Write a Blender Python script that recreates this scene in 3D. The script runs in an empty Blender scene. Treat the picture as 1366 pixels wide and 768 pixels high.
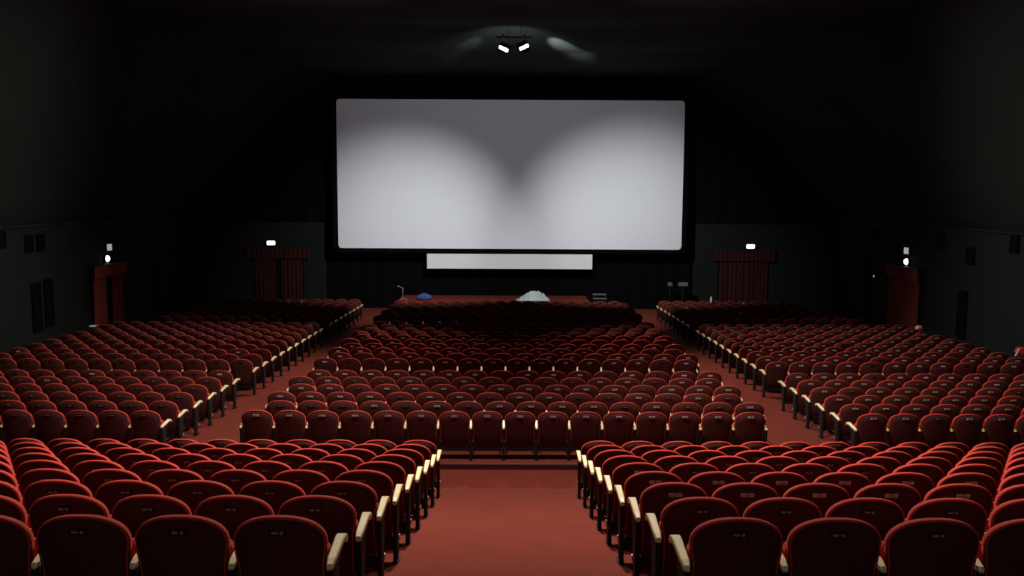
import bpy, math, random
from mathutils import Matrix, Vector, noise

# ------------------------------------------------------------------ camera
random.seed(7)
SC = bpy.context.scene
COL = SC.collection
R = math.radians
F, W, H = 1190.0, 1366, 768
CAM_Z, PITCH, YAW, ROLL = 4.53, R(6.3), 0.00252, 0.0052
SP, CP = math.sin(PITCH), math.cos(PITCH)

cam_d = bpy.data.cameras.new('camera')
cam_d.sensor_width = 36.0
cam_d.lens = F / W * 36.0
cam_d.clip_end = 200
cam = bpy.data.objects.new('camera', cam_d)
COL.objects.link(cam)
fwd = Vector((math.sin(YAW) * CP, math.cos(YAW) * CP, -SP))
rgt = Vector((math.cos(YAW), -math.sin(YAW), 0))
upv = rgt.cross(fwd)
r2 = rgt * math.cos(ROLL) + upv * math.sin(ROLL)
u2 = upv * math.cos(ROLL) - rgt * math.sin(ROLL)
m = Matrix((r2, u2, -fwd)).transposed().to_4x4()
m.translation = Vector((0, 0, CAM_Z))
cam.matrix_world = m
SC.camera = cam

# ------------------------------------------------------------------ world and light
SC.view_settings.view_transform = 'Standard'
SC.view_settings.look = 'None'
SC.view_settings.gamma = 1.0
SC.view_settings.use_curve_mapping = False
SC.view_settings.exposure = 0.0
world = bpy.data.worlds.new('world')
SC.world = world
world.use_nodes = True
world.node_tree.nodes['Background'].inputs[0].default_value = (0.5, 0.55, 0.5, 1)
world.node_tree.nodes['Background'].inputs[1].default_value = 0.0

LAMP_SCREEN = 6000     # floods aimed at the screen
LAMP_FILL = 900        # added wide fill that lifts the dark part of the screen
LAMP_AUD = 3400        # floods facing the seats, seen in the photo
LAMP_REAR = 2800       # pair of floods overhead, out of view
LAMP_NEAR = 2000
LAMP_CEIL = 20000
Y_BACK_L = -3.8


def spot(name, loc, target, power, size, blend=1.0, rad=0.08, color=(1, .97, .92)):
    d = bpy.data.lights.new(name, 'SPOT')
    d.energy = power
    d.spot_size = R(size)
    d.spot_blend = blend
    d.shadow_soft_size = rad
    d.color = color
    o = bpy.data.objects.new(name, d)
    COL.objects.link(o)
    o.location = loc
    o.rotation_euler = (Vector(target) - Vector(loc)).to_track_quat('-Z', 'Y').to_euler()
    return o


LY, LZ = 25.5, 8.45    # the visible lamp cluster
spot('screen_flood_light', (-.26, LY + .42, LZ - .07), (-4.9, 39.5, 1.0), LAMP_SCREEN, 50, 1, .05, (.93, .97, 1))
spot('screen_flood_light', (.42, LY + .42, LZ - .07), (5.8, 39.5, 1.2), LAMP_SCREEN, 51, 1, .05, (.93, .97, 1))
spot('screen_fill_light', (0, LY + .35, LZ), (0, 39.5, 7.4), LAMP_FILL, 82, .6, .1, (.72, .86, 1))
spot('audience_flood_light', (-.36, LY - .25, LZ - .1), (-10, 18.0, 0), LAMP_AUD, 106, .8)
spot('audience_flood_light', (.46, LY - .25, LZ - .1), (10, 18.0, 0), LAMP_AUD, 106, .8)
spot('overhead_flood_light', (-.8, 12.5, 8.9), (-8, 12.0, 0), LAMP_REAR, 118, .8, .15)
spot('overhead_flood_light', (.8, 12.5, 8.9), (8, 12.0, 0), LAMP_REAR, 118, .8, .15)
spot('overhead_flood_light', (-.8, 13.0, 8.9), (-5.5, 7.0, 1.5), LAMP_NEAR, 95, .9, .15)
spot('overhead_flood_light', (.8, 13.0, 8.9), (5.5, 7.0, 1.5), LAMP_NEAR, 95, .9, .15)
dl = bpy.data.lights.new('back_fill_light', 'AREA')  # added unseen fill behind the camera, lifts the seat backs
dl.energy = 45
dl.shape = 'RECTANGLE'
dl.size, dl.size_y = 5.0, 1.6
dl.color = (1, .96, .9)
dlo = bpy.data.objects.new('back_fill_light', dl)
COL.objects.link(dlo)
dlo.location = (0, Y_BACK_L, 6.0)
dlo.rotation_euler = (R(80), 0, 0)
spot('ceiling_glint_light', (.45, LY + .4, LZ + .02), (2.6, 33.2, 9.85), LAMP_CEIL, 12, 1, .01, (.85, .93, 1))
spot('ceiling_glint_light', (-.30, LY + .4, LZ + .02), (-2.2, 33.2, 9.85), LAMP_CEIL * .12, 12, 1, .01, (.85, .93, 1))


# ------------------------------------------------------------------ materials
def mat(name, color, rough=.8, metal=0.0, sheen=0.0, sheen_tint=None, spec=.5, bump=0.0, bscale=200.0, var=0.0, vscale=3.0, emis=None, estr=0.0):
    m = bpy.data.materials.new(name)
    m.use_nodes = True
    nt = m.node_tree
    b = nt.nodes['Principled BSDF']
    b.inputs['Base Color'].default_value = (*color, 1)
    b.inputs['Roughness'].default_value = rough
    b.inputs['Metallic'].default_value = metal
    b.inputs['Specular IOR Level'].default_value = spec
    if sheen:
        b.inputs['Sheen Weight'].default_value = sheen
        b.inputs['Sheen Roughness'].default_value = .45
        b.inputs['Sheen Tint'].default_value = (*(sheen_tint or color), 1)
    if emis:
        b.inputs['Emission Color'].default_value = (*emis, 1)
        b.inputs['Emission Strength'].default_value = estr
    tc = nt.nodes.new('ShaderNodeTexCoord')
    if var:
        n = nt.nodes.new('ShaderNodeTexNoise')
        n.inputs['Scale'].default_value = vscale
        n.inputs['Detail'].default_value = 5
        nt.links.new(tc.outputs['Object'], n.inputs['Vector'])
        mp = nt.nodes.new('ShaderNodeMapRange')
        mp.inputs[1].default_value = .3
        mp.inputs[2].default_value = .7
        mp.inputs[3].default_value = 1 - var
        mp.inputs[4].default_value = 1 + var
        nt.links.new(n.outputs['Fac'], mp.inputs[0])
        vm = nt.nodes.new('ShaderNodeVectorMath')
        vm.operation = 'SCALE'
        vm.inputs[0].default_value = color
        nt.links.new(mp.outputs[0], vm.inputs['Scale'])
        nt.links.new(vm.outputs[0], b.inputs['Base Color'])
    if bump:
        n2 = nt.nodes.new('ShaderNodeTexNoise')
        n2.inputs['Scale'].default_value = bscale
        nt.links.new(tc.outputs['Object'], n2.inputs['Vector'])
        bp = nt.nodes.new('ShaderNodeBump')
        bp.inputs['Strength'].default_value = bump
        bp.inputs['Distance'].default_value = .01
        nt.links.new(n2.outputs['Fac'], bp.inputs['Height'])
        nt.links.new(bp.outputs[0], b.inputs['Normal'])
    return m


M = {}
M['velvet'] = mat('red_velvet', (.50, .040, .024), .85, sheen=.35, sheen_tint=(1, .30, .18), spec=.2, bump=.2, bscale=90)
M['shell'] = mat('dark_red_back_cloth', (.068, .015, .012), .8, spec=.2, bump=.2, bscale=120)
M['wood'] = mat('pale_varnished_wood', (.98, .80, .44), .3, var=.05, vscale=14)
M['metal'] = mat('black_painted_steel', (.010, .009, .009), .65, spec=.25)
M['plate_dark'] = mat('black_number_plate', (.012, .012, .012), .4)
M['plate_glint'] = mat('number_plate_glint', (.62, .58, .52), .5)  # metal plates catching light; the glint is put into this pale colour
M['mark'] = mat('plate_lettering', (.45, .45, .42), .5)
M['carpet'] = mat('red_brown_carpet', (.175, .029, .0165), .95, sheen=.05, sheen_tint=(.8, .3, .2), spec=.1, bump=.5, bscale=60, var=.07, vscale=2.3)
M['wall'] = mat('dark_green_grey_wall', (.0075, .0095, .0080), .9, spec=.2, var=.15, vscale=.8)
M['black'] = mat('black_drape', (.0025, .0028, .0026), .95, spec=.05)
M['recess_shade'] = mat('recess_shade_black', (.003, .003, .003), .95, spec=.05)  # black that stands for the shade inside openings
M['canvas'] = mat('dark_ceiling_canvas', (.0135, .0155, .0135), .9, spec=.1, var=.1, vscale=.5)
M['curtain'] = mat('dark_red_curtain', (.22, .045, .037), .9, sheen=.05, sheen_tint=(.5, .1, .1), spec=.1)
M['curtain_front'] = mat('darker_red_curtain', (.030, .007, .006), .9, sheen=.05, sheen_tint=(.5, .1, .1), spec=.1)  # same curtain hue, set darker at the front doorways
M['screen'] = mat('projection_screen', (.80, .80, .82), .75, spec=.25)
M['panel'] = mat('white_panel', (.78, .79, .74), .8, spec=.2)
M['dull'] = mat('dull_grey_metal', (.10, .10, .095), .6)
M['exit'] = mat('lit_exit_sign_face', (.8, .9, .85), .5, emis=(.9, 1, .95), estr=2.2)
M['dim_lamp'] = mat('dim_lamp_face', (.5, .5, .48), .5, emis=(.85, .9, .85), estr=.35)
M['lamp'] = mat('lit_flood_face', (1, 1, 1), .5, emis=(.95, 1, 1), estr=60)
M['plastic'] = mat('crumpled_white_plastic', (.60, .65, .63), .4)
M['blue'] = mat('blue_cloth', (.05, .08, .26), .85)
M['grey'] = mat('grey_metal', (.35, .35, .33), .5)
M['strip'] = mat('step_nosing', (.16, .10, .085), .6)
M['chrome'] = mat('bright_bolt_metal', (.75, .73, .70), .35, metal=.6)
M['pink'] = mat('pale_pink_cloth', (.6, .3, .28), .9)
M['white'] = mat('white_paper', (.8, .78, .75), .7)


# ------------------------------------------------------------------ mesh helpers
class MB:
    def __init__(self):
        self.v, self.f, self.m, self.s = [], [], [], []

    def add(self, vs, fs, mi=0, smooth=False):
        b = len(self.v)
        self.v += [tuple(p) for p in vs]
        self.f += [tuple(i + b for i in f) for f in fs]
        self.m += [mi] * len(fs)
        self.s += [smooth] * len(fs)
        return self

    def box(self, a, b, mi=0, bev=0.0):
        x0, y0, z0 = a
        x1, y1, z1 = b
        if not bev:
            vs = [(x, y, z) for z in (z0, z1) for y in (y0, y1) for x in (x0, x1)]
            return self.add(vs, [(0, 2, 3, 1), (4, 5, 7, 6), (0, 1, 5, 4), (2, 6, 7, 3), (0, 4, 6, 2), (1, 3, 7, 5)], mi)
        cx, cy = (x0 + x1) / 2, (y0 + y1) / 2
        hx, hy = (x1 - x0) / 2, (y1 - y0) / 2
        rings = []
        for z, d in ((z0, bev), (z0 + bev, 0), (z1 - bev, 0), (z1, bev)):
            rings.append([(cx + sx * (hx - d - (bev if k else 0)), cy + sy * (hy - d - (0 if k else bev)), z)
                          for sx, sy, k in ((-1, -1, 0), (-1, -1, 1), (1, -1, 1), (1, -1, 0), (1, 1, 0), (1, 1, 1), (-1, 1, 1), (-1, 1, 0))])
        return self.loft(rings, mi, caps=True)

    def loft(self, rings, mi=0, caps=False, smooth=False, closed=True):
        n = len(rings[0])
        vs = [p for r in rings for p in r]
        fs = []
        for k in range(len(rings) - 1):
            for i in range(n if closed else n - 1):
                j = (i + 1) % n
                fs.append((k * n + i, k * n + j, (k + 1) * n + j, (k + 1) * n + i))
        if caps:
            fs.append(tuple(range(n - 1, -1, -1)))
            fs.append(tuple((len(rings) - 1) * n + i for i in range(n)))
        return self.add(vs, fs, mi, smooth)

    def tube(self, p0, p1, r, mi=0, n=8, r1=None):
        p0, p1 = Vector(p0), Vector(p1)
        d = (p1 - p0).normalized()
        a = d.orthogonal().normalized()
        b = d.cross(a)
        rs = []
        for p, rr in ((p0, r), (p1, r if r1 is None else r1)):
            rs.append([p + a * rr * math.cos(t * 2 * math.pi / n) + b * rr * math.sin(t * 2 * math.pi / n) for t in range(n)])
        return self.loft(rs, mi, caps=True, smooth=n > 6)

    def merge(self, o, off=(0, 0, 0)):
        ox, oy, oz = off
        b = len(self.v)
        self.v += [(x + ox, y + oy, z + oz) for x, y, z in o.v]
        self.f += [tuple(i + b for i in f) for f in o.f]
        self.m += o.m
        self.s += o.s
        return self

    def mesh(self, name, mats):
        me = bpy.data.meshes.new(name)
        me.from_pydata(self.v, [], self.f)
        for mm in mats:
            me.materials.append(mm)
        me.polygons.foreach_set('material_index', self.m)
        me.polygons.foreach_set('use_smooth', self.s)
        me.update()
        return me

    def build(self, name, mats, parent=None, loc=None):
        if not isinstance(mats, (list, tuple)):
            mats = [mats]
        o = bpy.data.objects.new(name, self.mesh(name, mats))
        COL.objects.link(o)
        if parent:
            o.parent = parent
        if loc:
            o.location = loc
        return o


def fix_normals(o):
    import bmesh
    b = bmesh.new()
    b.from_mesh(o.data)
    bmesh.ops.recalc_face_normals(b, faces=b.faces)
    b.to_mesh(o.data)
    b.free()
    return o


def tag(o, label, cat, group=None, kind=None):
    o['label'] = label
    o['category'] = cat
    if group:
        o['group'] = group
    if kind:
        o['kind'] = kind
    return o


def struct(o):
    o['kind'] = 'structure'
    return o


def empty(name, loc, rz=0.0):
    o = bpy.data.objects.new(name, None)
    o.empty_display_size = .1
    COL.objects.link(o)
    o.location = loc
    o.rotation_euler = (0, 0, rz)
    return o


# ------------------------------------------------------------------ the floor profile
PLAT = .10
Y_PLAT = 14.40
SLOPE_END = 13.48
RAMP = .228
X_WALL = 13.8
Y_FRONT = 40.6
Y_BACK = -4.0


def z_center(y):
    return -.03 * (y - 14.57)


def z_side(y):
    if y < -1:
        return 1.889 + RAMP * 5.753
    a, b, k = 1.889 - RAMP * (y - 4.753), -.03 * (max(y, 13) - 14.57) - PLAT, .035
    return b + k * math.log(1 + math.exp(min(60, (a - b) / k)))


fl = MB()
ys = [Y_BACK, -1, 4] + [12 + .2 * i for i in range(16)] + [22, 30, Y_FRONT + .2]
xs = [-X_WALL - .1, -9, -4.5, 0, 4.5, 9, X_WALL + .1]
top = [(x, y, z_side(y)) for y in ys for x in xs]
bot = [(x, y, z_side(y) - .3) for y in ys for x in xs]
n = len(xs)
fs = []
for k in range(len(ys) - 1):
    for i in range(n - 1):
        fs.append((k * n + i, k * n + i + 1, (k + 1) * n + i + 1, (k + 1) * n + i))
fl.add(top, fs, smooth=True)
fl.add(bot, [tuple(reversed(f)) for f in fs])
struct(fl.build('floor', M['carpet']))

# low platform that carries the centre block, with a nosing strip on its edge
XP = 4.78
Y_PE = 35.9
pl = MB()
ring = lambda y: [(-XP, y, z_side(y) - .05), (XP, y, z_side(y) - .05), (XP, y, z_center(y)), (-XP, y, z_center(y))]
pl.loft([ring(Y_PLAT), ring(14.6), ring(Y_PE)], caps=True)
struct(fix_normals(pl.build('floor_platform', M['carpet'])))
ed = MB().box((-XP, Y_PLAT - .012, z_center(Y_PLAT) - .016), (XP, Y_PLAT + .012, z_center(Y_PLAT) + .003))
struct(ed.build('trim_1', M['strip']))
ed = MB().box((-XP, Y_PLAT - .010, -.12), (XP, Y_PLAT, z_center(Y_PLAT) - .016))
struct(ed.build('riser_shade_platform', M['shell']))  # sheet over the riser, its shade put into a darker colour

# ------------------------------------------------------------------ walls and ceiling
Z_WT = 3.43


def vault(x, y=40.6):
    """canvas ceiling: a flat middle that widens towards the back, falling to the wall tops"""
    xe = min(12.6, 8.3 + .19 * (38 - y))
    t = max(0, (abs(x) - xe) / (X_WALL - xe))
    return Z_WT + .02 + 5.95 * (1 - min(1, t) ** 1.25)


for side, s in (('left', -1), ('right', 1)):
    w = MB()
    x0, x1 = s * X_WALL, s * (X_WALL + .25)
    w.box((min(x0, x1), Y_BACK, -1.3), (max(x0, x1), Y_FRONT + .2, Z_WT))
    struct(w.build('wall_' + side, M['wall']))
    t = MB().box((min(s * (X_WALL - .06), x1), Y_BACK, Z_WT - .05), (max(s * (X_WALL - .06), x1), Y_FRONT, Z_WT + .03))
    struct(t.build('trim_2' if s < 0 else 'trim_3', M['wall']))
w = MB().box((-X_WALL, Y_FRONT, -1.3), (X_WALL, Y_FRONT + .25, 3.12))
struct(w.build('wall_front', M['wall']))
# black drapes above and behind the screen, fluted
w = MB()
xs2 = [-X_WALL + i * .115 for i in range(241)]
lo = [(x, Y_FRONT - .10 + .05 * math.sin(i * 1.05), 3.05 if abs(x) > 8.6 else 3.05) for i, x in enumerate(xs2)]
hi = [(x, Y_FRONT - .10 + .05 * math.sin(i * 1.05), vault(x) + .1) for i, x in enumerate(xs2)]
hi2 = [(x, Y_FRONT + .2, vault(x) + .1) for x in xs2]
w.loft([lo, hi, hi2], closed=False)
struct(w.build('wall_front_drape', M['black']))
w = MB()
lo = [(x, Y_FRONT - .16 + .05 * math.sin(i * 1.05), -1.0) for i, x in enumerate(xs2) if abs(x) < 8.3]
hi = [(x, Y_FRONT - .16 + .05 * math.sin(i * 1.05), 3.2) for i, x in enumerate(xs2) if abs(x) < 8.3]
w.loft([lo, hi], closed=False)
struct(w.build('wall_front_skirt', M['black']))
w = MB().box((-X_WALL - .2, Y_BACK - .25, 1.5), (X_WALL + .2, Y_BACK, 12.6))
struct(w.build('wall_back', M['wall']))
# ceiling: a canvas vault with slack bays between its seams
c = MB()
NX, NY = 120, 130
vs = []
for j in range(NY + 1):
    y = Y_BACK - .2 + (Y_FRONT + .4 - Y_BACK) * j / NY
    for i in range(NX + 1):
        x = -X_WALL - .1 + (2 * X_WALL + .2) * i / NX
        z = vault(x, y)
        sag = abs(math.sin(math.pi * (y - 1.5 + .02 * x * x) / 5.2))
        z -= .16 * sag * (1 - (abs(x) / (X_WALL + .1)) ** 4) * min(1, max(0, (39 - y) / 4))
        vs.append((x, y, z))
fs = [(j * (NX + 1) + i, (j + 1) * (NX + 1) + i, (j + 1) * (NX + 1) + i + 1, j * (NX + 1) + i + 1) for j in range(NY) for i in range(NX)]
c.add(vs, fs, smooth=True)
struct(c.build('ceiling', M['canvas']))

# narrow recesses in the side walls, their shade put into black panels
tn = 4
for s, y, wd, z0, z1 in ((-1, 25.8, .42, .36, 1.74), (-1, 26.5, .42, .40, 1.78), (-1, 25.55, .34, 2.69, 3.14), (-1, 26.2, .34, 2.69, 3.14),
                         (-1, 24.2, .30, 2.9, 3.32), (-1, 34.4, .4, .0, 1.5), (1, 26.6, .42, 2.39, 2.86), (1, 24.3, .36, 2.90, 3.34), (1, 28.5, .36, 2.75, 3.2),
                         (1, 33.6, .5, 2.6, 3.1), (1, 26.9, .48, .13, 1.51), (1, 34.0, .5, -.2, 2.2)):
    b = MB()
    xa = s * (X_WALL + .01)
    xb = s * (X_WALL - .035)
    b.box((min(xa, xb), y - wd / 2, z0), (max(xa, xb), y + wd / 2, z1))
    fr = .03
    xc = s * (X_WALL - .05)
    for (ya, yb, za, zb) in ((y - wd / 2 - fr, y - wd / 2, z0 - fr, z1 + fr), (y + wd / 2, y + wd / 2 + fr, z0 - fr, z1 + fr),
                             (y - wd / 2, y + wd / 2, z0 - fr, z0), (y - wd / 2, y + wd / 2, z1, z1 + fr)):
        b.box((min(xa, xc), ya, za), (max(xa, xc), yb, zb))
    struct(b.build('trim_%d' % tn, M['recess_shade']))
    tn += 1

# ------------------------------------------------------------------ screen
YS = 39.5
SW, ZB, ZT = 15.2, 1.91, 8.41


def rounded(w, h, r, k=6):
    pts = []
    for cx, cz, a0 in ((w / 2 - r, h / 2 - r, 0), (-w / 2 + r, h / 2 - r, 90), (-w / 2 + r, -h / 2 + r, 180), (w / 2 - r, -h / 2 + r, 270)):
        for i in range(k + 1):
            a = R(a0 + 90 * i / k)
            pts.append((cx + r * math.cos(a), cz + r * math.sin(a)))
    return pts


scr = tag(empty('cinema_screen', (0, YS, ZB)), 'wide pale projection screen with rounded corners on the front wall', 'screen')
pts = rounded(SW, ZT - ZB, .16)
zc = (ZT - ZB) / 2
b = MB()
b.add([(x, 0, z + zc) for x, z in pts] + [(x, .04, z + zc) for x, z in pts],
      [tuple(reversed(range(len(pts))))] + [tuple(range(len(pts), 2 * len(pts)))] +
      [(i, (i + 1) % len(pts), len(pts) + (i + 1) % len(pts), len(pts) + i) for i in range(len(pts))])
fix_normals(b.build('screen_surface', M['screen'], scr))
b = MB()
po = rounded(SW + .40, ZT - ZB + .38, .22)
N = len(pts)
b.loft([[(x, -.06, z + zc) for x, z in pts], [(x, -.06, z + zc) for x, z in po], [(x, .9, z + zc) for x, z in po]], closed=True)
b.loft([[(x, -.06, z + zc) for x, z in pts], [(x, .05, z + zc) for x, z in pts]], closed=True)
b.loft([[(x, .05, z + zc) for x, z in pts], [(x, .9, z + zc) for x, z in po]], closed=True)
fix_normals(b.build('masking_frame', M['black'], scr))
# the white panel below
wp = tag(empty('white_panel', (0, YS, 1.02)), 'long narrow white panel hanging just below the big screen', 'panel')
b = MB().box((-3.68, 0, 0), (3.66, .05, .66))
b.build('panel_face', M['panel'], wp)
b = MB().box((-3.72, .05, -.03), (3.70, .12, .67))
b.build('backing_frame', M['black'], wp)
for x in (-3.0, 3.0):
    MB().box((x - .02, .06, .6), (x + .02, .10, .69)).build('hanging_strap', M['metal'], wp)

# stage
st = MB()
z_st = -.27
st.box((-4.85, 38.0, -1.1), (3.45, Y_FRONT - .25, z_st))
struct(st.build('floor_stage', M['carpet']))

# ------------------------------------------------------------------ curtained doorways and exit lights


def curtain_mesh(width, z0, z1, folds, amp=.05, gap=0.0, mi=0):
    b = MB()
    k = int(width * 60)
    lo, hi, lo2, hi2 = [], [], [], []
    for i in range(k + 1):
        x = -width / 2 + width * i / k
        o = amp * math.sin(i / k * folds * 2 * math.pi) + .4 * amp * math.sin(i / k * folds * 5.3 + 1)
        lo.append((x, -.12 + o, z0))
        hi.append((x, -.12 + o * .6, z1))
        lo2.append((x, -.105 + o, z0))
        hi2.append((x, -.105 + o * .6, z1))
    b.loft([lo, hi, hi2, lo2, lo], closed=False, smooth=True)
    return b


def doorway(loc, rz, width, curt, z_floor, z_top, label, cm='curtain', pel=.5, pel_over=.3):
    """door on a wall: local x along the wall, local -y into the room."""
    d = tag(empty('curtained_doorway', loc, rz), label, 'doorway', 'curtained doorways')
    h = z_top - z_floor
    b = MB().box((-width / 2, -.03, 0), (width / 2, .02, h))
    b.build('door_shade', M['recess_shade'], d)  # flat black box; the dark of the opening is in its colour
    for x, wd, fo in curt:
        o = curtain_mesh(wd, .03, h - .05, fo).build('curtain', M[cm], d)
        o.location = (x, 0, 0)
    pw = width + pel_over
    o = curtain_mesh(pw, h - pel, h, int(pw * 5), amp=.03).build('pelmet', M[cm], d)
    o.location = (0, -.10, 0)
    MB().box((-pw / 2, -.24, h), (pw / 2, -.0, h + .03)).build('pelmet_board', M['metal'], d)
    return d


zf = z_side(Y_FRONT)
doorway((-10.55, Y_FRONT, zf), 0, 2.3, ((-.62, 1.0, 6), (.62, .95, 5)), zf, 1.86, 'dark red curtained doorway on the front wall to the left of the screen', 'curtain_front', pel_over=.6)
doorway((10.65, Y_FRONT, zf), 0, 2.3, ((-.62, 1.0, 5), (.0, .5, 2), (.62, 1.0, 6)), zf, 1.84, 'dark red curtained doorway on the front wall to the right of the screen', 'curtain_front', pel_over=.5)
zf = z_side(30.3)
doorway((-X_WALL, 30.35, zf), R(90), 2.3, ((-.70, .9, 4), (.62, .8, 4)), zf, 1.93, 'red curtained doorway in the left side wall with a black gap between curtains', pel=.4, pel_over=.2)
doorway((X_WALL, 30.85, zf), R(-90), 2.4, ((-.6, 1.2, 5), (.6, 1.2, 6)), zf, 1.93, 'bright red curtained doorway in the right side wall, curtains fully closed', pel=.42, pel_over=.15)


def exit_sign(loc, rz, label):
    d = tag(empty('exit_sign', loc, rz), label, 'sign')
    MB().box((-.21, -.10, -.125), (.21, 0, .125), bev=.015).build('housing', M['metal'], d)
    pts = rounded(.38, .20, .05)
    b = MB()
    b.loft([[(x, -.10, z) for x, z in pts], [(x * .96, -.125, z * .94) for x, z in pts]], smooth=False)
    b.add([(x * .96, -.125, z * .94) for x, z in pts], [tuple(range(len(pts)))])
    fix_normals(b.build('lit_face', M['exit'], d))


def round_lamp(loc, rz, label):
    d = tag(empty('round_wall_lamp', loc, rz), label, 'lamp')
    rs = []
    for y, r in ((0, .13), (-.06, .13), (-.07, .12)):
        rs.append([(r * math.cos(t * math.pi / 12), y, r * math.sin(t * math.pi / 12)) for t in range(24)])
    fix_normals(MB().loft(rs, caps=True).build('base', M['metal'], d))
    rs = []
    for k in range(7):
        a = k / 6 * math.pi / 2 * .97
        rs.append([(.115 * math.cos(a) * math.cos(t * math.pi / 12), -.07 - .10 * math.sin(a), .115 * math.cos(a) * math.sin(t * math.pi / 12)) for t in range(24)])
    fix_normals(MB().loft(rs, caps=True, smooth=True).build('glass_dome', M['exit'], d))


def small_lamp(loc, rz, label):
    d = tag(empty('small_wall_light', loc, rz), label, 'light')
    MB().box((-.13, -.10, -.12), (.13, 0, .12), bev=.012).build('housing', M['metal'], d)
    b = MB().box((-.12, -.16, -.11), (-.01, -.10, .11))
    b.box((.01, -.16, -.11), (.12, -.10, .11))
    b.build('diffuser', M['dim_lamp'], d)


exit_sign((-10.77, Y_FRONT - .30, 2.08), 0, 'bright white lit exit sign above the front doorway beside the screen, left one')
exit_sign((10.86, Y_FRONT - .30, 2.03), 0, 'bright white lit exit sign above the front doorway beside the screen, right one')
round_lamp((-X_WALL, 30.35, 2.12), R(90), 'bright round white lamp above the curtained doorway in the left wall')
round_lamp((X_WALL, 30.75, 2.12), R(-90), 'bright round white lamp above the curtained doorway in the right wall')
small_lamp((-X_WALL, 30.45, 2.50), R(90), 'small dim square light above the round lamp on the left wall')
small_lamp((X_WALL, 30.7, 2.50), R(-90), 'small dim square light above the round lamp on the right wall')
d = tag(empty('pilot_light', (X_WALL, 33.5, 1.35), R(-90)), 'tiny dim green-white pilot light low on the right wall', 'light')
MB().box((-.06, -.05, -.08), (.06, 0, .08), bev=.01).build('housing', M['metal'], d)
MB().tube((0, -.05, 0), (0, -.07, 0), .04, n=12).build('lens', M['dim_lamp'], d)

# ------------------------------------------------------------------ lamp cluster hanging in the middle
BAR_Z = LZ + .30


def flood(loc, aim, label, roll=0, w=.27, h=.12):
    """a halogen flood: box housing with hood, a lit glass and a yoke. local -Z is the beam."""
    d = tag(empty('floodlight', loc), label, 'floodlight', 'floodlights on the hanging bar')
    d.rotation_euler = ((Vector(aim) - Vector(loc)).to_track_quat('-Z', 'Y').to_matrix() @ Matrix.Rotation(roll, 3, 'Z')).to_euler()
    b = MB()
    k = lambda z, a, c: [(-a, -c, z), (a, -c, z), (a, c, z), (-a, c, z)]
    b.loft([k(.16, w * .22, h * .25), k(.14, w * .32, h * .4), k(0, w / 2 + .012, h / 2 + .012), k(-.02, w / 2 + .012, h / 2 + .012), k(-.02, w / 2, h / 2), k(.01, w / 2 - .01, h / 2 - .01)])
    b.add(k(.16, w * .22, h * .25), [(0, 1, 2, 3)])
    fix_normals(b.build('housing', M['metal'], d))
    MB().box((-w / 2 + .005, -h / 2 + .005, -.004), (w / 2 - .005, h / 2 - .005, .004)).build('lit_glass', M['lamp'], d)
    b = MB()
    for s in (-1, 1):
        b.box((s * (w / 2 + .02) - .005, -.02, .02), (s * (w / 2 + .02) + .005, .02, .22))
    b.box((-w / 2 - .025, -.02, .21), (w / 2 + .025, .02, .225))
    b.build('yoke', M['metal'], d)
    return d


bar = tag(empty('lamp_bar', (0, LY, BAR_Z)), 'black bar hanging under the ceiling that carries four floodlights', 'lamp bar')
MB().tube((-.42, 0, 0), (.56, 0, 0), .02).build('bar', M['metal'], bar)
for x in (-.1, .26):
    MB().tube((x, 0, 0), (x, 0, vault(0) - BAR_Z - .02), .006, n=6).build('hanging_cable', M['metal'], bar)
for x in (-.21, .37):
    MB().box((x - .02, -.3, -.03), (x + .02, .3, .03)).build('cross_arm', M['metal'], bar)
flood((-.20, LY - .30, LZ - .06), (-2.6, 21.0, 4.6), 'lit floodlight on the hanging bar facing the seats, left one of the bright pair', R(32))
flood((.36, LY - .30, LZ - .01), (3.0, 21.0, 4.6), 'lit floodlight on the hanging bar facing the seats, right one of the bright pair', R(-34))
flood((-.22, LY + .28, LZ), (-5.3, 39.5, 1.95), 'floodlight on the hanging bar turned to the screen, left one', R(-10))
flood((.38, LY + .28, LZ), (6.1, 39.5, 2.1), 'floodlight on the hanging bar turned to the screen, right one', R(10))

# ------------------------------------------------------------------ seats
SP_W = .55


def outline(nseg):
    """rounded-top back outline, from bottom left up and over to bottom right."""
    z0, zs, zt, hw = .23, .695, .86, .262
    pts = [(-.234, z0), (-.240, .42), (-.245, .58), (-.257, .645)]
    n = nseg
    for i in range(n + 1):
        a = math.pi * (1 - i / n)
        ca, sa = math.cos(a), math.sin(a)
        e = 2 / 2.25
        pts.append((hw * math.copysign(abs(ca) ** e, ca), zs + (zt - zs) * abs(sa) ** e))
    pts += [(.257, .645), (.245, .58), (.240, .42), (.234, z0)]
    return pts


def inset(pts, d):
    out = []
    n = len(pts)
    for i in range(n):
        a, b = Vector(pts[i - 1]), Vector(pts[(i + 1) % n])
        t = (b - a).normalized()
        nrm = Vector((t.y, -t.x))
        out.append((pts[i][0] + nrm.x * d, pts[i][1] + nrm.y * d))
    return out


def warp(x, y, z):
    """lean of the back and its curve round the sitter"""
    t = max(0, (z - .23) / .63)
    return (x, y - .11 * t + .02 * t * t + .42 * x * x, z)


def back_mb(nseg, rings):
    o = outline(nseg)
    b = MB()
    rs = []
    for d, y in rings:
        rs.append([warp(x, y, z) for x, z in inset(o, d)])
    b.loft(rs, smooth=True)
    # front face
    cx, cz = 0, .52
    base = inset(o, rings[-1][0])
    y = rings[-1][1]
    last = [warp(x, y, z) for x, z in base]
    mid = [warp(cx + (x - cx) * .5, y + .012, cz + (z - cz) * .5) for x, z in base]
    b.loft([last, mid], smooth=True)
    b.add(mid + [warp(cx, y + .015, cz)], [(i, (i + 1) % len(mid), len(mid)) for i in range(len(mid))], smooth=True)
    return b


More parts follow.
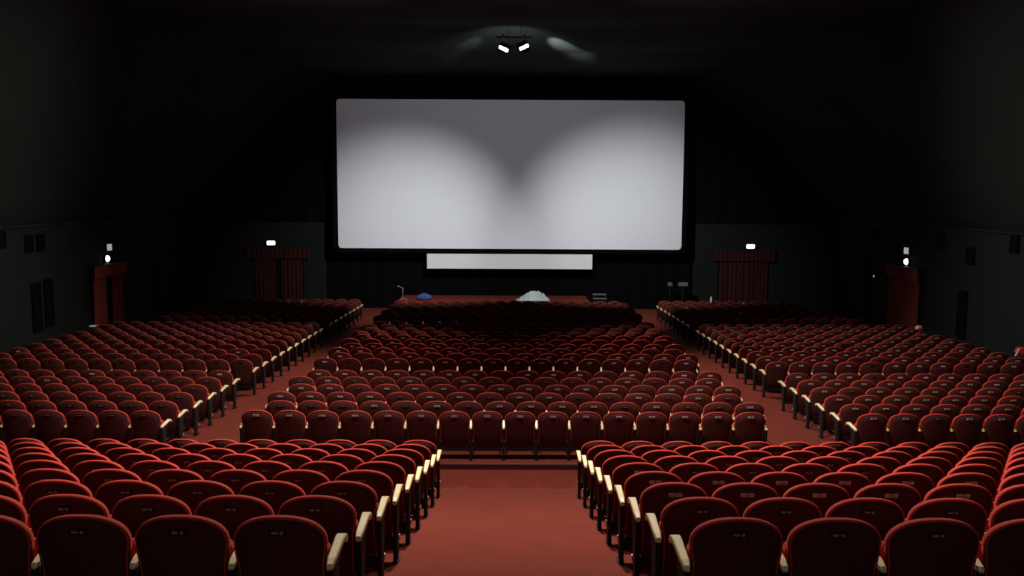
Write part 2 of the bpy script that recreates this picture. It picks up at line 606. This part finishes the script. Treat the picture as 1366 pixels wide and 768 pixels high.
def panel_mb(nseg, d0=.011, y0=.002, y1=-.002, k=3):
    o = outline(nseg)
    b = MB()
    wide = inset(o, -.003)
    base = []
    for (xa, za), (xb, zb) in zip(inset(o, d0), wide):
        f = min(1, max(0, (zb - .60) / .16))
        base.append((xb + (xa - xb) * f, zb + (za - zb) * f))
    rs = [[warp(x, y0 + .035, z) for x, z in base], [warp(x, y0, z) for x, z in base]]
    cz = .52
    for q in range(1, k):
        s = 1 - q / k
        rs.append([warp(x * s, y1, cz + (z - cz) * s) for x, z in base])
    b.loft(rs, smooth=True)
    last = rs[-1]
    b.add(last + [warp(0, y1, cz)], [(i, (i + 1) % len(last), len(last)) for i in range(len(last))], smooth=True)
    return b


def seat_mb(lo=False):
    """cushion folded up in front of the back"""
    b = MB()
    prof = [(0.0, 0.0), (.012, -.02), (.05, -.028), (.088, -.02), (.10, 0)] if not lo else [(0, 0), (.05, -.02), (.10, 0)]
    hw = .237
    rs = []
    steps = [(.24, .03), (.26, 0.0), (.45, -.004), (.60, 0), (.64, .03)] if not lo else [(.24, .02), (.6, 0), (.64, .03)]
    for z, ins in steps:
        a = hw - ins
        y0, y1 = .075 + .08 * (z - .24), .165 + .03 * (z - .24)
        yi = ins * .6
        rs.append([(-a, y0 + yi, z), (a, y0 + yi, z), (a + .004, (y0 + y1) / 2, z), (a, y1 - yi, z), (-a, y1 - yi, z), (-a - .004, (y0 + y1) / 2, z)])
    b.loft(rs, caps=True, smooth=False)
    return b


ARM = [(-.052, .556, .014), (-.042, .573, .018), (.02, .588, .024), (.14, .600, .026), (.24, .612, .028), (.30, .612, .030), (.345, .598, .030), (.37, .572, .028), (.375, .548, .024)]


def arm_mb(x, lo=False):
    b = MB()
    pf = ARM if not lo else [ARM[0], ARM[1], ARM[4], ARM[6], ARM[8]]
    rs = []
    for i, (y, z, hw) in enumerate(pf):
        th = .032 if 0 < i < len(pf) - 1 else .016
        bv = .006
        if lo:
            rs.append([(x - hw, y, z - th), (x + hw, y, z - th), (x + hw, y, z), (x - hw, y, z)])
        else:
            rs.append([(x - hw, y, z - th), (x + hw, y, z - th), (x + hw, y, z - bv), (x + hw - bv, y, z), (x - hw + bv, y, z), (x - hw, y, z - bv)])
    b.loft(rs, caps=True)
    return b


def leg_mb(x, lo=False):
    b = MB()
    t = .019
    # tapered side panel
    pr = [(-.055, .10, .545), (-.045, .15, .535), (-.04, .13, .38), (-.035, .075, .15), (-.03, .06, .02)]
    if lo:
        pr = [pr[0], pr[2], pr[4]]
    rs = [[(x - t, y0, z), (x + t, y0, z), (x + t, y1, z), (x - t, y1, z)] for y0, y1, z in pr]
    b.loft(rs, caps=True)
    b.box((x - .026, -.05, 0), (x + .026, .14, .014))
    # forward rail that carries the front of the armrest
    b.add([(x - .012, .08, .52), (x + .012, .08, .52), (x + .012, .33, .585), (x - .012, .33, .585), (x - .012, .08, .46), (x + .012, .08, .46), (x + .012, .33, .555), (x - .012, .33, .555)],
          [(0, 1, 2, 3), (7, 6, 5, 4), (0, 4, 5, 1), (3, 2, 6, 7), (0, 3, 7, 4), (1, 5, 6, 2)])
    return b


def hinge_mb(lo=False):
    b = MB().box((-.225, .02, .15), (.225, .14, .226))
    if not lo:
        for s in (-1, 1):
            b.box((s * .235 - .012, .03, .12), (s * .235 + .012, .13, .22))
    return b


def plate_mb(w=.10, h=.036):
    b = MB()
    z = .770
    k = 4
    rs = []
    for i in range(k + 1):
        x = -w / 2 + w * i / k
        f = warp(x, -.012, z - h / 2)
        g = warp(x, -.012, z + h / 2)
        f2 = warp(x, .004, z - h / 2)
        g2 = warp(x, .004, z + h / 2)
        rs.append([f, g, g2, f2])
    b.loft(rs, caps=True)
    return b


def marks_mb(col=0):
    """two small glyphs on the dark plates"""
    b = MB()

    def bar(x0, x1, z0, z1):
        p = [warp(x, -.0135, z) for x, z in ((x0, z0), (x1, z0), (x1, z1), (x0, z1))]
        q = [warp(x, -.0115, z) for x, z in ((x0, z0), (x1, z0), (x1, z1), (x0, z1))]
        b.loft([p, q], caps=True)
    z, h = .770, .0085
    for cx in (-.026, -.010):        # first glyph pair
        bar(cx - .006, cx - .003, z - h, z + h)
        bar(cx + .003, cx + .006, z - h, z + h)
        bar(cx - .003, cx + .003, z - .0015, z + .0015)
    bar(-.0045, .0185, z - .001, z + .001)
    bar(-.021, -.015, z - .0015, z + .0015)
    cx = .024
    for zz in (-h, -.001, h - .003):
        bar(cx - .005, cx + .005, z + zz, z + zz + .003)
    bar(cx - .006, cx - .003, z - h, z + h)
    bar(cx + .003, cx + .006, z - h, z + h)
    return b


def divider_mb():
    b = MB()
    p = [warp(x, -.0135, z) for x, z in ((-.004, .753), (.004, .753), (.004, .787), (-.004, .787))]
    q = [warp(x, -.0115, z) for x, z in ((-.004, .753), (.004, .753), (.004, .787), (-.004, .787))]
    b.loft([p, q], caps=True)
    for sgn in (-1, 1):
        for k in range(3):
            x0 = sgn * (.014 + .011 * k)
            b.add([warp(x, -.0137, z) for x, z in ((x0 - .003, .762), (x0 + .003, .762), (x0 + .003, .776), (x0 - .003, .776))], [(0, 1, 2, 3)])
    return b


RINGS = [(.020, .008), (.012, .0), (.005, .001), (.001, .008), (0, .022), (.003, .045), (.016, .062), (.05, .072)]
RINGS_LO = [(.014, .004), (.005, .001), (0, .014), (.003, .045), (.03, .068)]
o_ = {}


def proto(key, mb, mats, fix=True):
    me = mb.mesh(key, mats if isinstance(mats, list) else [mats])
    if fix:
        import bmesh
        bb = bmesh.new()
        bb.from_mesh(me)
        bmesh.ops.recalc_face_normals(bb, faces=bb.faces)
        bb.to_mesh(me)
        bb.free()
    o_[key] = me
    return me


proto('backrest', back_mb(22, RINGS), M['velvet'])
proto('back_panel', panel_mb(22), M['shell'])
proto('seat', seat_mb(), M['velvet'])
proto('armrest', arm_mb(0), M['wood'])
proto('leg', leg_mb(0), M['metal'])
proto('hinge_bar', hinge_mb(), M['metal'])
proto('plate_dark', plate_mb(), M['plate_dark'])
proto('plate_glint', plate_mb(.10, .030), M['plate_glint'])
proto('marks', marks_mb(), M['mark'])
bm_ = MB()
for sg in (-1, 1):
    bm_.box((-.026, .085, .17), (.026, .115, .215))
    break
proto('bolt', bm_, M['chrome'])
proto('divider', divider_mb(), M['plate_dark'])


def child(name, me, parent, loc=(0, 0, 0)):
    o = bpy.data.objects.new(name, me)
    COL.objects.link(o)
    o.parent = parent
    o.location = loc
    return o


def make_seat(arms, pale):
    """arms: list of -1 / +1, the sides that carry an armrest and its leg"""
    t = empty('theatre_seat', (0, 0, 0))
    child('backrest', o_['backrest'], t)
    child('back_panel', o_['back_panel'], t)
    child('seat_cushion', o_['seat'], t)
    child('hinge_bar', o_['hinge_bar'], t)
    p = child('number_plate', o_['plate_glint' if pale else 'plate_dark'], t)
    p['label'] = 'number plate with a glint in its pale colour' if pale else 'black number plate with small light figures'
    child('plate_figures', o_['divider' if pale else 'marks'], p)
    for s in arms:
        child('armrest', o_['armrest'], t, (s * SP_W / 2, 0, 0))
        child('leg', o_['leg'], t, (s * SP_W / 2, 0, 0))
        child('hinge_bolt', o_['bolt'], t, (s * SP_W / 2, 0, 0))
    return t


def copy_seat(src):
    r = src.copy()
    COL.objects.link(r)
    for ch in src.children:
        c = ch.copy()
        COL.objects.link(c)
        c.parent = r
        for g in ch.children:
            d = g.copy()
            COL.objects.link(d)
            d.parent = c
    return r


ORD = ['', 'first', 'second', 'third', 'fourth', 'fifth', 'sixth', 'seventh', 'eighth', 'ninth', 'tenth', 'eleventh', 'twelfth', 'thirteenth',
       'fourteenth', 'fifteenth', 'sixteenth', 'seventeenth', 'eighteenth', 'nineteenth', 'twentieth', 'twenty-first', 'twenty-second', 'twenty-third', 'twenty-fourth']


def zc_to_y(zc, v):
    return zc * (CP - v * SP)


SEATS = []      # (x, y, z, arms, pale, label, group, near depth, order)


def row_x(x0, nseat, sgn, pitch=SP_W):
    return [x0 + sgn * (i + .5) * pitch for i in range(nseat)]


# rear blocks: nine rows on the ramp
for side, s in (('left', -1), ('right', 1)):
    for k in range(9):
        yr = 4.753 + .926 * k + .08
        for i, x in enumerate(row_x(s * 1.0, 14, s)):
            if side == 'right':
                pale = k in (2, 3) or (k == 4 and i == 0)
            else:
                pale = False
            arms = [-s] + ([s] if i == 13 else [])
            SEATS.append(dict(x=x, y=yr, z=z_side(yr), arms=arms, pale=pale, dx=SP_W,
                              label='red seat %s from the aisle, %s row of the rear %s block' % (ORD[i + 1], 'nearest' if k == 0 else ORD[k + 1] + ' nearest', side),
                              group='seats of the rear %s block' % side))
# centre block
C_ROWS = [14.86 + .785 * k for k in range(6)] + [20.35 + .805 * k for k in range(10)] + [29.2 + .87 * k for k in range(7)]
for k, zc_ in enumerate(C_ROWS):
    v = (3.223 + .03 * zc_) / zc_
    v = (v - SP) / CP
    yr = zc_to_y(zc_, v) + .08
    off = (-.09 if k % 2 == 0 else .11)
    nseat = 16
    for i in range(nseat):
        x = off - 8 * .55 + (i + .5) * .55
        r_ = random.random()
        pale = r_ < (.85 if k in (0, 6, 3, 5) else .55) and not (k > 12)
        SEATS.append(dict(x=x, y=yr, z=z_center(yr), arms=[-1] + ([1] if i == nseat - 1 else []), pale=pale, dx=.55,
                          label='red seat %s from the left, %s row of the centre block' % (ORD[i + 1], 'nearest' if k == 0 else ORD[k + 1] + ' nearest'),
                          group='seats of the centre block'))
# side blocks
S_ROWS = [(15.26 + .795 * k, 12, .55) for k in range(6)] + [(20.73 + .81 * k, 12, .55) for k in range(10)] + [(29.6 + .88 * k, 11 if k < 5 else 10, .525) for k in range(8)]
for side, s in (('left', -1), ('right', 1)):
    for k, (zc_, nseat, pt) in enumerate(S_ROWS):
        v = ((3.323 + .03 * zc_) / zc_ - SP) / CP
        yr = zc_to_y(zc_, v) + .08
        for i, x in enumerate(row_x(s * 5.97, nseat, s, pt)):
            r_ = random.random()
            pale = (r_ < .92 if k < 16 else r_ < .15) if side == 'right' else r_ < .04
            SEATS.append(dict(x=x, y=yr, z=z_side(yr), arms=[-s] + ([s] if i == nseat - 1 else []), pale=pale, dx=pt,
                              label='red seat %s from the aisle, %s row of the %s side block' % (ORD[i + 1], 'nearest' if k == 0 else ORD[k + 1] + ' nearest', side),
                              group='seats of the %s side block' % side))


def project(x, y, z):
    p = Vector((x, y, z - CAM_Z))
    d = p.dot(fwd)
    return W / 2 + F * p.dot(r2) / d, H / 2 - F * p.dot(u2) / d, d


near, far = [], []
for q in SEATS:
    px, py, d = project(q['x'], q['y'], q['z'] + .8)
    q['d'] = d
    q['px'] = px
    if -40 < px < W + 40 and py < H + 20:
        near.append(q)
    elif q['y'] > 14 or abs(px - W / 2) < W / 2 + 160:
        far.append(q)
near.sort(key=lambda q: q['d'])
far += near[300:]
near = near[:300]

bank = {}
for q in near:
    key = (tuple(q['arms']), q['pale'])
    if key not in bank:
        o = bank[key] = make_seat(*key)
    else:
        o = copy_seat(bank[key])
    o.location = (q['x'], q['y'], q['z'])
    o['label'] = q['label']
    o['category'] = 'seat'
    o['group'] = q['group']

# the more distant seats, as one object
fm = MB()
lo_back = back_mb(12, RINGS_LO)
lo_panel = panel_mb(12, k=2)
lo_panel.m = [1] * len(lo_panel.m)
lo_seat = seat_mb(True)
lo_hinge = hinge_mb(True)
lo_hinge.m = [3] * len(lo_hinge.m)
base = MB().merge(lo_back).merge(lo_panel).merge(lo_seat).merge(lo_hinge)
arm_l, leg_l = arm_mb(0, True), leg_mb(0, True)
arm_l.m = [2] * len(arm_l.m)
leg_l.m = [3] * len(leg_l.m)
side_l = MB().merge(arm_l).merge(leg_l)
pp, pd = plate_mb(.10, .03), plate_mb()
pp.m = [4] * len(pp.m)
pd.m = [5] * len(pd.m)
import bmesh


def fixed(mb):
    me = mb.mesh('tmp', [])
    bb = bmesh.new()
    bb.from_mesh(me)
    bmesh.ops.recalc_face_normals(bb, faces=bb.faces)
    bb.to_mesh(me)
    bb.free()
    out = MB()
    out.v = [tuple(v.co) for v in me.vertices]
    out.f = [tuple(p.vertices) for p in me.polygons]
    out.m, out.s = list(mb.m), list(mb.s)
    bpy.data.meshes.remove(me)
    return out


base, side_l, pp, pd = fixed(base), fixed(side_l), fixed(pp), fixed(pd)
for q in far:
    p = (q['x'], q['y'], q['z'])
    fm.merge(base, p)
    fm.merge(pp if q['pale'] else pd, p)
    for s in q['arms']:
        fm.merge(side_l, (p[0] + s * q['dx'] / 2, p[1], p[2]))
o = fm.build('theatre_seats', [M['velvet'], M['shell'], M['wood'], M['metal'], M['plate_glint'], M['plate_dark']])
tag(o, 'the many more distant rows of red cinema seats towards the screen', 'seats', kind='stuff')

# ------------------------------------------------------------------ things on and beside the stage
# crumpled plastic sheet
b = MB()
NX, NY = 44, 22
vs = []
for j in range(NY + 1):
    for i in range(NX + 1):
        u, w_ = i / NX * 2 - 1, j / NY * 2 - 1
        r = max(abs(u), abs(w_)) if False else math.sqrt(min(1, (u * u + w_ * w_)))
        hgt = max(0, 1 - r ** 2.6)
        nz = noise.fractal(Vector((u * 2.2 + 3, w_ * 2.2, 1.7)), .8, 2.2, 4)
        rd = abs(noise.noise(Vector((u * 5, w_ * 4, 4.4))))
        z = hgt * (.24 + .08 * math.exp(-((u + .05) / .4) ** 2) + .10 * nz + .13 * rd) + .012
        z *= .55 + .45 * min(1, max(0, (u + .95) / .55))
        vs.append((u * .74 + .06 * nz, w_ * .42, max(.008, z)))
b.add(vs, [(j * (NX + 1) + i, j * (NX + 1) + i + 1, (j + 1) * (NX + 1) + i + 1, (j + 1) * (NX + 1) + i) for j in range(NY) for i in range(NX)])
nb = len(vs)
b.add([(x, y, .0) for x, y, z in vs], [(j * (NX + 1) + i, (j + 1) * (NX + 1) + i, (j + 1) * (NX + 1) + i + 1, j * (NX + 1) + i + 1) for j in range(NY) for i in range(NX)])
o = b.build('plastic_sheet', M['plastic'], loc=(1.02, 38.75, z_st))
tag(o, 'crumpled heap of white plastic sheeting on the stage edge', 'plastic sheet')

# blue bag with dark handle
bg = tag(empty('blue_bag', (-3.72, 38.5, z_st)), 'small blue bag lying on the stage towards the left aisle', 'bag')
rs = []
for k in range(9):
    a = k / 8 * math.pi
    z = .14 - .14 * math.cos(a)
    rr = math.sin(a) ** .6 if 0 < k < 8 else .15
    rs.append([((.33 * rr + .02) * math.cos(t * math.pi / 10), (.15 * rr + .02) * math.sin(t * math.pi / 10), z * (1 - .12 * math.cos(t * math.pi / 5))) for t in range(20)])
fix_normals(MB().loft(rs, caps=True, smooth=True).build('bag_body', M['blue'], bg))
hd = MB()
pr = None
for k in range(9):
    a = k / 8 * math.pi
    p = (-.12 * math.cos(a), 0, .24 + .13 * math.sin(a))
    if pr:
        hd.tube(pr, p, .014, n=6)
    pr = p
hd.build('bag_handle', M['metal'], bg)

# thin stand at the stage corner
sd = tag(empty('microphone_stand', (-4.62, 38.3, z_st)), 'thin grey stand at the stage corner, left of the blue bag', 'stand')
MB().tube((0, 0, .12), (0, 0, .55), .014).build('pole', M['grey'], sd)
for a in (0, 2.1, 4.2):
    MB().tube((0, 0, .14), (.22 * math.cos(a), .22 * math.sin(a), .01), .012).build('leg', M['grey'], sd)
MB().tube((0, 0, .54), (-.16, -.02, .62), .012).build('boom', M['grey'], sd)
MB().tube((-.16, -.02, .62), (-.22, -.02, .64), .028, r1=.022).build('head', M['grey'], sd)

# slatted crate beside the stage end
cr = tag(empty('slatted_bench', (3.92, 38.6, z_side(38.6))), 'low bench with two pale slats beside the stage end near the right aisle', 'bench')
for y, z in ((-.10, .62), (.10, .78)):
    MB().box((-.30, y - .03, z), (.30, y + .03, z + .07), bev=.008).build('slat', M['dull'], cr)
for x in (-.26, .26):
    MB().box((x - .02, .08, 0), (x + .02, .13, .84)).build('leg', M['metal'], cr)
    MB().box((x - .02, -.13, 0), (x + .02, -.09, .62)).build('leg', M['metal'], cr)
    MB().box((x - .02, -.13, .58), (x + .02, .13, .62)).build('side_rail', M['metal'], cr)

# two dark stands right of the screen
for x, lab in ((7.10, 'slim dark music stand below the screen corner, nearer the screen'), (7.68, 'dark music stand beside a post, farther from the screen')):
    y = 39.3
    z0 = z_side(y)
    ms = tag(empty('music_stand', (x, y, z0)), lab, 'stand', 'music stands right of the screen')
    MB().tube((0, 0, .06), (0, 0, 1.15), .016).build('pole', M['metal'], ms)
    for a in (.5, 2.6, 4.7):
        MB().tube((0, 0, .16), (.26 * math.cos(a), .26 * math.sin(a), .012), .012).build('leg', M['metal'], ms)
    dk = MB()
    w_ = .10 if x < 7.3 else .22
    dk.add([(-w_, -.10, 1.17), (w_, -.10, 1.17), (w_, .06, 1.32), (-w_, .06, 1.32), (-w_, -.085, 1.155), (w_, -.085, 1.155), (w_, .075, 1.305), (-w_, .075, 1.305)],
           [(0, 1, 2, 3), (7, 6, 5, 4), (0, 4, 5, 1), (3, 2, 6, 7), (0, 3, 7, 4), (1, 5, 6, 2)])
    dk.build('desk', M['dull'], ms)

# small things left on seats
zb = z_side(35.0)
bo = tag(empty('plastic_bottle', (8.05, 35.38, zb + .80)), 'small white bottle standing on a far seat of the right side block', 'bottle')
rs = [[(r * math.cos(t * math.pi / 6), r * math.sin(t * math.pi / 6), z) for t in range(12)] for r, z in ((.04, 0), (.045, .01), (.045, .15), (.02, .19), (.02, .21))]
fix_normals(MB().loft(rs, caps=True, smooth=True).build('bottle_body', M['white'], bo))
MB().tube((0, 0, .21), (0, 0, .235), .022, n=12).build('cap', M['white'], bo)

# a paper, a pink bundle and a jacket on end seats by the side walls
zs_ = z_side(26.25) + .86
b = MB()
vs = []
for i in range(7):
    a = i / 6
    y, z = (-.07 + .22 * a), .02 * math.sin(a * math.pi) + .012 - (.05 * max(0, a - .7) + .05 * max(0, .3 - a))
    vs += [(-.09, y, z), (.09, y + .02, z + .01 * math.sin(i))]
tp = [tuple(v) for v in vs]
bt = [(x, y, z - .006) for x, y, z in vs]
k = len(vs)
b.add(tp + bt, [(2 * i, 2 * i + 1, 2 * i + 3, 2 * i + 2) for i in range(6)] + [(k + 2 * i, k + 2 * i + 2, k + 2 * i + 3, k + 2 * i + 1) for i in range(6)] +
      [(2 * i, 2 * i + 2, k + 2 * i + 2, k + 2 * i) for i in range(6)] + [(2 * i + 1, k + 2 * i + 1, k + 2 * i + 3, 2 * i + 3) for i in range(6)] + [(0, k, k + 1, 1), (12, 13, k + 13, k + 12)])
o = fix_normals(b.build('folded_paper', M['white'], loc=(-12.33, 26.15, zs_ + .03)))
tag(o, 'small white paper lying over the end seat by the left wall', 'paper')


def bundle(name, mt, loc, sx, sy, sz, seed, label, cat):
    b = MB()
    rs = []
    for k in range(11):
        a = k / 10 * math.pi
        ring = []
        for t in range(20):
            th = t * math.pi / 10
            d = Vector((math.sin(a) * math.cos(th), math.sin(a) * math.sin(th), -math.cos(a)))
            w_ = 1 + .30 * noise.noise(d * 1.8 + Vector((seed, 0, 0))) + .12 * noise.noise(d * 5 + Vector((seed, 3, 0)))
            ring.append((d.x * sx * w_, d.y * sy * w_, sz + d.z * sz * w_))
        rs.append(ring)
    b.loft(rs, caps=True, smooth=True)
    o = fix_normals(b.build(name, mt, loc=loc))
    return tag(o, label, cat)


bundle('cloth_bundle', M['pink'], (12.15, 26.15, zs_ + .02), .11, .09, .08, 2.0, 'small pale pink bundle on the end seat beside the right wall curtain', 'bundle')
jk = tag(empty('red_jacket', (12.36, 21.3, z_side(21.3) + .90)), 'red jacket with a white edge hung over the end seat by the right wall', 'jacket')
o = bundle('jacket_body', M['velvet'], (.06, 0, 0), .17, .09, .10, 5.0, 'red cloth', 'x')
del o['category']
del o['label']
o.parent = jk
w = MB()
w.loft([[(-.16, -.10, .0), (-.12, -.10, .0), (-.12, -.085, .0), (-.16, -.085, .0)], [(-.08, -.10, .18), (-.04, -.10, .18), (-.04, -.085, .18), (-.08, -.085, .18)]], caps=True)
fix_normals(w.build('white_edge', M['white'], jk))
